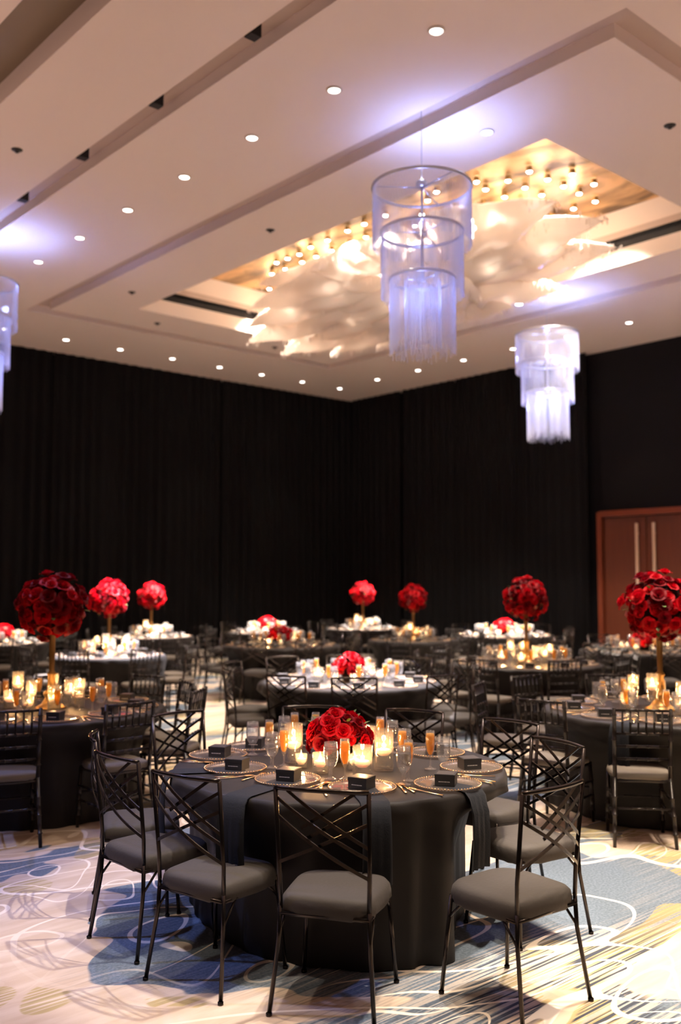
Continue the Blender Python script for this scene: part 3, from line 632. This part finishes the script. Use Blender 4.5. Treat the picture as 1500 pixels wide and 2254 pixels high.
# candles
b = MB(); b.lathe([(0, 0), (1, 0), (1.02, .04), (1.02, 1), (.94, 1), (.94, .07), (0, .07)], 24); vase_g = b.mesh('glass_cylinder', ['glass'])
b = MB(); b.lathe([(0, .08), (.93, .08), (.93, .42), (0, .42)], 20); vase_w = b.mesh('water', ['water'])
b = MB(); b.lathe([(0, -.013), (.6, -.012), (.92, -.002), (1, .006), (.9, .014), (.5, .018), (0, .016)], 22); wax_m = b.mesh('wax', ['wax'])
b = MB(); b.lathe([(0, 0), (.004, .003), (.0062, .010), (.0050, .018), (.0022, .028), (0, .038)], 10); flame_m = b.mesh('flame', ['flame'])
b = MB(); b.tube([(0, 0, 0), (0, 0, .007)], .0009, 5); wick_m = b.mesh('wick', ['wick'])
def candle_vase(x, y, r, h, power=0, far=False, z=.772, raised=0, names=None):
    g = None
    if far:
        v = place('glass_candle_vase', vase_g, None, (x, y, z+raised), None, (r, r, h)); g = v
    else:
        v = empty('glass_candle_vase', (x, y, z)); place('glass_cylinder', vase_g, v, (0, 0, raised), None, (r, r, h)); place('water', vase_w, v, (0, 0, raised), None, (r, r, h))
        if raised:
            b = MB(); b.lathe([(0, 0), (.04, 0), (.04, .004), (.006, .012), (.005, raised-.01), (.02, raised)], 14); b.build('stem', 'glass', v)
    if far and raised:
        pass
    wl = z+raised+h*.42+.003
    c = empty('floating_candle', (x, y, wl)); place('wax', wax_m, c, None, None, (r*.82, r*.82, 1.15)); place('wick', wick_m, c, (0, 0, .017)); place('flame', flame_m, c, (0, 0, .021), None, (.62, .62, 1.15))
    if power: lamp('candle_light', 'POINT', (x, y, wl+.045), power, FLAME, radius=.012)
    return v, c

# ------------------------------------------------------------------ tables
def cloth_mesh(R, seed, h=.77, cx=0, cy=0):
    r = random.Random(seed); n = 180; ph = r.random()*6; k = 15+seed % 4; vs = []
    prof = [(0, 0, 0), (.5, 0, 0), (.9, 0, 0), (.985, -.001, 0), (1.0, -.006, .05), (1.008, -.022, .15), (1.012, -.07, .35), (1.0, -.18, .6), (.985, -.35, .85), (.98, -.55, 1), (.985, -h+.004, 1.1)]
    lim = []
    for i in range(n):     # the skirt is pushed in where a chair stands against it
        a = 2*PI*i/n; m_ = 9.0
        for (qx, qy, qr) in CHAIRS:
            if math.hypot(qx-cx, qy-cy) > 1.7: continue
            for st in range(40, 72):
                rr = st*.02*R/1.1; dx, dy = cx+rr*math.cos(a)-qx, cy+rr*math.sin(a)-qy
                lx, ly = dx*math.cos(qr)+dy*math.sin(qr), -dx*math.sin(qr)+dy*math.cos(qr)
                if abs(lx) < .25 and -.27 < ly < .235: m_ = min(m_, rr); break
        lim.append(m_)
    lim = [min(min(lim[(i+k) % n]+abs(k)*.004 for k in range(-12, 13)), 9) for i in range(n)]
    for (q, dz, am) in prof:
        for i in range(n):
            a = 2*PI*i/n; f = .5*math.sin(a*k+1.5*math.sin(a*3+ph)+ph)+.35*math.sin(a*(2*k-3)+ph*2)
            rr = R*q*(1+am*.06*f); z_ = h+dz; kz = max(0, min(1, (.70-z_)/.16)); kz = kz*kz*(3-2*kz)
            if q > .9 and rr > lim[i]: rr += (lim[i]-.012*(1+f)-rr)*kz
            vs.append((rr*math.cos(a), rr*math.sin(a), h+dz))
    fs = [(s*n+i, s*n+(i+1) % n, (s+1)*n+(i+1) % n, (s+1)*n+i) for s in range(len(prof)-1) for i in range(n)]
    b = MB(); b.add(vs, fs); return b
TABLES = {}
def make_table(key, x, y, R, where, seed):
    t = empty('round_table', (x, y, 0), seed); tag(t, f'round folding table hidden under the black cloth, {where}', 'table', 'round banquet tables')
    b = MB(); b.lathe([(0, .74), (R*.95, .74), (R*.96, .752), (R*.95, .764), (0, .764)], 40); b.build('tabletop', 'chair_wood', t)
    for k in range(4):
        a = PI/4+PI/2*k; b = MB(); b.tube([(R*.5*math.cos(a), R*.5*math.sin(a), .74), (R*.55*math.cos(a), R*.55*math.sin(a), 0)], .016, 8); b.build('leg', 'chair_metal', t)
    cl = cloth_mesh(R, seed, .77, x, y).build('tablecloth', 'cloth', None, (x, y, 0)); tag(cl, f'dark charcoal floor-length tablecloth, {where}', 'tablecloth', 'dark floor-length tablecloths')
    TABLES[key] = (x, y, R, where)
W = {'T1': 'nearest table in sharp focus', 'T2': 'near left table under biggest left ball', 'T3': 'white-lit left table, second ball from left',
     'T4': 'far left table, third ball from left', 'T5': 'far table cut by left photo edge', 'T6': 'far white-lit low-rose table, left',
     'T7': 'dim low-rose table left of centre', 'T8': 'farthest table under bright central ball', 'T9': 'dim table under dark central ball',
     'T10': 'white-lit table right behind nearest table', 'T11': 'far white-lit low-rose table, right', 'T12': 'dim table, dark ball right of centre',
     'T13': 'dim low-rose table before wooden doors', 'T14': 'near right table under biggest right ball'}
TT = [('T1', 3.52, 3.97, .90), ('T2', 3.34, 7.24, .91), ('T3', 6.30, 11.80, .76), ('T4', 8.95, 15.2, .76), ('T5', 6.2, 15.2, .76), ('T6', 11.45, 15.05, .76), ('T7', 9.3, 11.85, .91),
      ('T8', 13.75, 14.75, .76), ('T9', 11.75, 11.35, .76), ('T10', 6.48, 7.15, .91), ('T11', 14.04, 11.24, .91), ('T12', 9.48, 7.25, .91), ('T13', 12.5, 7.45, .91), ('T14', 6.9, 3.97, .91)]
for i, (k, x, y, R) in enumerate(TT): TABLES[k] = (x, y, R, W[k])

# chairs around the tables
def ring_chairs(key, kind, angs, r, far, jit=.04):
    x, y, R, wh = TABLES[key]; rr = random.Random(hash(key) % 100 if False else sum(map(ord, key))); L_ = []
    for a in angs:
        an = math.radians(a+rr.uniform(-3, 3)); q = r+rr.uniform(-jit, jit)
        if any(math.hypot(x+q*math.cos(an)-c[0], y+q*math.sin(an)-c[1]) < .5 for c in CHAIRS): continue
        L_.append(chair(kind, x+q*math.cos(an), y+q*math.sin(an), math.degrees(an)+180+rr.uniform(-8, 8), far))
    return L_
def abs_chairs(kind, lst, off=.245):
    o = []
    for (mx, my, fc) in lst:
        a = math.radians(fc); o.append(chair(kind, mx+off*math.cos(a), my+off*math.sin(a), fc))
    return o
c1 = [((2.55, 4.90, -29), 'dark metal lattice-back chair seen edge-on, farthest left at nearest table'), ((2.33, 4.27, 2), 'black lattice-back chair second from left at nearest table, blue sheen on back'),
      ((2.33, 3.65, 14), 'dark lattice-back chair left of the front centre chair, seat facing right'), ((2.595, 3.035, 33), 'front centre lattice-back chair, its back to the camera'),
      ((3.355, 2.435, 88), 'front right lattice-back chair pulled out, seat turned left'), ((4.28, 3.08, 168), 'lattice-back chair behind the front right chair, orange reflections on top rail'),
      ((4.68, 3.71, 184), 'lattice-back chair at the right far side of nearest table'), ((4.58, 4.42, -158), 'lattice-back chair behind the nearest table, right of the roses'),
      ((4.21, 5.02, -132), 'lattice-back chair behind the nearest table, behind its roses'), ((3.36, 5.35, -85), 'lattice-back chair beyond the left rear of nearest table')]
for o, (p, l) in zip(abs_chairs('latt', [c[0] for c in c1]), c1): tag(o, l, 'chair', 'lattice-back chairs at nearest table')
def finish_chairs(key, objs, noun): name_row(objs, noun, TABLES[key][3], TABLES[key][:2], 'chair', f'chairs at the {TABLES[key][3]}')
ch = abs_chairs('chia', [(2.64, 6.26, 72), (3.43, 6.08, 88), (4.25, 6.45, 129), (4.52, 7.05, 165), (4.55, 7.75, -160)]) + ring_chairs('T2', 'chia', [60, 96, 132, 164, 192], 1.02, False)
finish_chairs('T2', ch, 'spindle-back chair')
ch = abs_chairs('latt', [(5.38, 6.79, 22), (5.72, 6.25, 42), (5.35, 7.65, -24)]) + ring_chairs('T10', 'latt', [-90, -53, -20, 14, 48, 84, 120], 1.05, False)
finish_chairs('T10', ch, 'lattice-back chair')
ch = abs_chairs('chia', [(5.83, 3.50, 40), (5.72, 4.26, 8), (6.25, 5.30, -64), (7.1, 5.45, -97)]) + ring_chairs('T14', 'chia', [50, 15, -20, -55, -92], 1.05, False)
finish_chairs('T14', ch, 'spindle-back chair')
finish_chairs('T3', ring_chairs('T3', 'chia', [-140, -95, -50, -5, 40, 85, 130, 175], .95, False), 'spindle-back chair')
finish_chairs('T12', ring_chairs('T12', 'chia', [-160, -124, -88, -52, -16, 20, 56, 92, 128, 164], 1.1, False), 'spindle-back chair')
for key, kind, n, r in (('T4', 'chia', 7, .92), ('T5', 'chia', 7, .92), ('T6', 'latt', 7, .9), ('T7', 'latt', 9, 1.02), ('T8', 'chia', 7, .9), ('T9', 'chia', 7, .9), ('T11', 'latt', 9, 1.04), ('T13', 'latt', 9, 1.05)):
    finish_chairs(key, ring_chairs(key, kind, [TABLES[key][0]*40+360/n*k for k in range(n)], r, True), 'lattice-back chair' if kind == 'latt' else 'spindle-back chair')

for i, (k, x, y, R) in enumerate(TT): make_table(k, x, y, R, W[k], i+1)
# napkins
def napkin(x, y, cx, cy, R, label, z=.774):
    d = Vector((x-cx, y-cy, 0)); d.normalize(); s = Vector((-d.y, d.x, 0)); b = MB(); vs = []; ra = math.hypot(x-cx, y-cy)
    path = [(max(.2, ra-.05), z), (ra+.08, z+.001), (R*.975, z+.002), (R+.005, z-.004), (R*1.02+.012, z-.03), (R*1.03+.022, z-.10), (R*1.03+.026, z-.22), (R*1.02+.028, z-.36)]
    n = 8
    for k, off in enumerate((0, .004)):
        for (rr, zz) in path:
            for j in range(n+1):
                v = j/n-.5; w_ = .012*math.sin(v*22)*max(0, min(1, (z-zz)*8))
                q = d*(rr+off+w_)+s*(v*(.135+.03*max(0, z-zz))); vs.append((cx+q.x, cy+q.y, zz+off*.4))
    m_ = len(path)*(n+1)
    for k in (0, 1): b.add(vs[k*m_:(k+1)*m_], [(i*(n+1)+j, (i+1)*(n+1)+j, (i+1)*(n+1)+j+1, i*(n+1)+j+1) for i in range(len(path)-1) for j in range(n)])
    o = b.build('napkin', 'napkin'); tag(o, label, 'napkin', 'dark napkins hanging over the table edge')
# place settings
def put(name, parts, x, y, z, rz, far_me=None, far=False, s=1):
    if far: return place(name, far_me, None, (x, y, z), (0, 0, rz), s)
    e_ = empty(name, (x, y, z), rz)
    for nm, me in parts: place(nm, me, e_)
    return e_
Z = .7715
def setting(key, a_deg, rad, far, cut, full_boxes=True, pos=None, gl=None):
    cx, cy, R, wh = TABLES[key]
    if pos: x, y = pos; a = math.atan2(y-cy, x-cx)
    else: a = math.radians(a_deg); x, y = cx+rad*math.cos(a), cy+rad*math.sin(a)
    d = Vector((math.cos(a), math.sin(a))); s = Vector((-d.y, d.x)); out = {}
    out['charger'] = put('charger_plate', [('charger_dish', ch_g), ('beaded_rim', ch_r)], x, y, Z, a, ch_far, far)
    out['box'] = put('favor_box', [('box_base', bx_b), ('lid', bx_l), ('printed_line', bx_t)], x-.01*d.x, y-.01*d.y, Z+.0045, BOXROT, bx_far, far)
    g = gl or ((x-d.x*.21+s.x*.10, y-d.y*.21+s.y*.10), (x-d.x*.23+s.x*.03, y-d.y*.23+s.y*.03))
    out['goblet'] = put('water_goblet', [('goblet_glass', gob_g), ('water', gob_w)], g[0][0], g[0][1], Z, 0, gob_far, far)
    out['flute'] = put('champagne_flute', [('flute_glass', flu_g), ('champagne', flu_c)], g[1][0], g[1][1], Z, 0, flu_far, far)
    if cut:
        rz = a+PI/2
        p = Vector((x, y)); inn = -d
        out['spoon'] = place('spoon', spoon_m, None, (*(p+s*.215+d*.02), Z), (0, 0, rz+.12))
        out['knife'] = place('knife', knife_m, None, (*(p+s*.190+d*.02), Z), (0, 0, rz-.04))
        out['fork'] = place('fork', fork_m, None, (*(p-s*.195+d*.02), Z), (0, 0, rz))
    return out
BOXROT = math.radians(5)
nouns = {'charger': ('gold-rimmed glass charger', 'plate'), 'box': ('small black favor box', 'box'), 'goblet': ('water goblet', 'glass'), 'flute': ('amber champagne flute', 'glass'),
         'spoon': ('gold spoon', 'spoon'), 'knife': ('gold knife', 'knife'), 'fork': ('gold fork', 'fork')}
def finish_settings(key, outs):
    for k in nouns:
        objs = [o[k] for o in outs if k in o]
        if objs: name_row(objs, nouns[k][0], TABLES[key][3], TABLES[key][:2], nouns[k][1], f'{nouns[k][0]}s on the {TABLES[key][3]}')
# nearest table: places, glasses and candles as set
S1 = [('back left', (3.17, 4.62), ((3.34, 4.52), (3.40, 4.44))), ('rear', (3.50, 4.72), ((3.62, 4.58), (3.70, 4.58))), ('left', (3.02, 4.24), ((3.19, 4.14), (3.27, 4.14))),
      ('front left', (3.05, 3.83), ((3.225, 3.70), (3.285, 3.66))), ('front centre', (3.20, 3.44), ((3.415, 3.37), (3.50, 3.42))), ('front right', (3.57, 3.22), ((3.76, 3.42), (3.80, 3.55))),
      ('right', (3.98, 3.42), ((3.80, 3.74), (3.74, 3.70))), ('right rear', (4.16, 3.84), ((3.98, 4.02), (3.96, 4.10))), ('far right', (4.10, 4.25), ((3.92, 4.36), (3.87, 4.42))), ('far', (3.85, 4.60), ((3.74, 4.42), (3.80, 4.50)))]
BR = [5, 12, 2, 0, -8, 6, 35, 20, 10, 5]
for (nm, pos, gl), br in zip(S1, BR):
    BOXROT = math.radians(br-62)
    o = setting('T1', 0, 0, False, True, True, pos, gl)
    for k in o: tag(o[k], f'{nouns[k][0]} of the {nm} place setting, nearest table', nouns[k][1], f'{nouns[k][0]}s on the nearest table')
    if nm in ('left', 'front left', 'front centre', 'front right'): napkin(*pos, 3.52, 3.97, .90, f'dark napkin hanging over the cloth at the {nm} place, nearest table')
BOXROT = math.radians(-50)
spec = {'T2': (10, .70, False, True, -110), 'T10': (10, .70, False, False, -125), 'T14': (10, .70, False, True, -150), 'T3': (8, .56, False, False, -130), 'T12': (10, .70, False, False, -140)}
for key, (n, rad, far, cut, a0) in spec.items():
    finish_settings(key, [setting(key, a0+360/n*k, rad, far, cut) for k in range(n)])
for k_ in range(3):
    a = math.radians(-168+36*k_); napkin(6.9+.7*math.cos(a), 3.97+.7*math.sin(a), 6.9, 3.97, .91, f'{ORD[k_]} dark napkin from the left, near right table under biggest right rose ball')
for key in ('T4', 'T5', 'T6', 'T7', 'T8', 'T9', 'T11', 'T13'):
    n = 8 if TABLES[key][2] < .8 else 10
    finish_settings(key, [setting(key, 8+360/n*k, TABLES[key][2]-.21, True, False) for k in range(n)])

# centrepieces
flowers('low', 3.60, 4.06, .3, 'low dome of red roses centred on the nearest table', 1.0)
c1v = [((3.60, 3.70), .050, .215, 'tall glass cylinder vase right of the roses'), ((3.37, 3.62), .050, .165, 'wide glass cylinder vase before the roses'), ((3.30, 3.87), .040, .105, 'short glass vase under the front left roses'),
       ((3.31, 4.04), .032, .075, 'smallest glass vase left of the roses'), ((3.37, 4.18), .050, .215, 'tall glass cylinder vase left of the roses'), ((3.50, 3.82), .035, .08, 'small glass vase tucked under the right roses'),
       ((3.86, 4.10), .045, .16, 'glass cylinder vase behind the roses, right'), ((3.72, 4.33), .045, .16, 'glass cylinder vase behind the roses, left')]
for (p, r, h, l) in c1v:
    v, c = candle_vase(p[0], p[1], r, h, 2.6)
    tag(v, l+', nearest table', 'vase', 'glass candle vases on the nearest table'); tag(c, f'lit floating candle in the {l.replace("glass ", "")}'[:120], 'candle', 'floating candles on the nearest table')
def candles(key, offs, power, far):
    cx, cy, R, wh = TABLES[key]; V, C_ = [], []
    for i, (dx, dy, r, h, raised) in enumerate(offs):
        v, c = candle_vase(cx+dx, cy+dy, r, h, power if (not far or i % 4 == 0) else 0, far, .772, raised); V.append(v); C_.append(c)
    name_row(V, 'glass candle vase', wh, (cx, cy), 'vase', f'glass candle vases on the {wh}'); name_row(C_, 'lit floating candle', wh, (cx, cy), 'candle', f'floating candles on the {wh}')
rr = random.Random(11)
def ring_c(n, R0, tall, ph=0):
    return [(R0*(1+.25*(i % 2))*math.cos(2*PI*i/n+ph), R0*(1+.25*(i % 2))*math.sin(2*PI*i/n+ph), .042 if i % 3 else .05, (.14 if i % 2 else .20) if tall or i % 3 == 0 else .10, .10 if tall and i % 3 == 1 else 0) for i in range(n)]
flowers('ball', 3.36, 7.22, .2, 'biggest red rose ball at left on a gold stand', 1.05)
candles('T2', ring_c(9, .24, True, .3), 2.2, False)
flowers('ball', 6.30, 11.80, 1.2, 'second red rose ball from the left, medium sized', 1.0)
candles('T3', ring_c(8, .22, True, .9), 3, False)
flowers('ball', 8.95, 15.2, 2.1, 'third and smallest red rose ball of the left three', .95)
flowers('ball', 13.75, 14.75, 2.9, 'bright small red rose ball right of centre', .95)
flowers('ball', 11.75, 11.35, .8, 'dim dark red rose ball just right of centre', .92)
flowers('ball', 9.48, 7.25, 1.9, 'dark red rose ball between centre and doors', 1.03)
candles('T12', ring_c(9, .24, True, .1), 3, False)
flowers('ball', 6.88, 3.97, 2.6, 'biggest red rose ball at the right photo edge', 1.06)
candles('T14', ring_c(9, .25, True, .6), 2.4, False)
flowers('low', 6.48, 7.15, 1.0, 'low bright pink-red rose dome on the white-lit table behind the nearest', 1.0)
candles('T10', ring_c(8, .25, False, .2), 2.4, False)
for key, l in (('T5', 'low red roses at the left photo edge'), ('T6', 'low bright red roses on the far table left of centre'), ('T7', 'low dark red roses on the dim table left of centre'), ('T11', 'low bright red roses on the far table right of centre'), ('T13', 'low red roses under the biggest right rose ball, before the doors')):
    flowers('low', TABLES[key][0], TABLES[key][1], rr.random()*6, l, 1.05)
for key in ('T4', 'T8', 'T9'): candles(key, ring_c(8, .22, True, rr.random()), 5, True)
for key in ('T5', 'T6', 'T7', 'T11', 'T13'): candles(key, ring_c(8, .27, False, rr.random()), 5, True)

# pin spots in the ceiling aimed at the tables
for key, p, sz in (('T10', 21000, 14.5), ('T3', 40000, 12.5), ('T4', 60000, 11.5), ('T6', 60000, 11.5), ('T8', 50000, 11.5), ('T11', 60000, 13), ('T5', 30000, 11), ('T14', 2600, 16), ('T12', 1300, 14), ('T13', 900, 12), ('T1', 1100, 24)):
    cx, cy, R, wh = TABLES[key]; sx_ = cx+.9 if key in ('T10', 'T14') else cx+1.6; sy_ = cy-1.4
    if key == 'T1': sx_, sy_ = 4.3, 3.0
    if key == 'T10': sx_, sy_ = 5.85, 8.6
    lamp('pin_spot', 'SPOT', (sx_, sy_, CEIL-.05), p, (.90, .87, 1.0) if key in ('T10', 'T3') else PIN, (cx, cy, .77), sz*1.2, .25, .04)
for key, p in (('T2', 260), ('T3', 300), ('T4', 500), ('T8', 900), ('T14', 1100), ('T9', 60), ('T12', 60)):
    cx, cy, R, wh = TABLES[key]; lamp('pin_spot', 'SPOT', (cx-1.6, cy-1.6, CEIL-.05), p, PIN, (cx, cy, 1.5), 12, .6, .04)
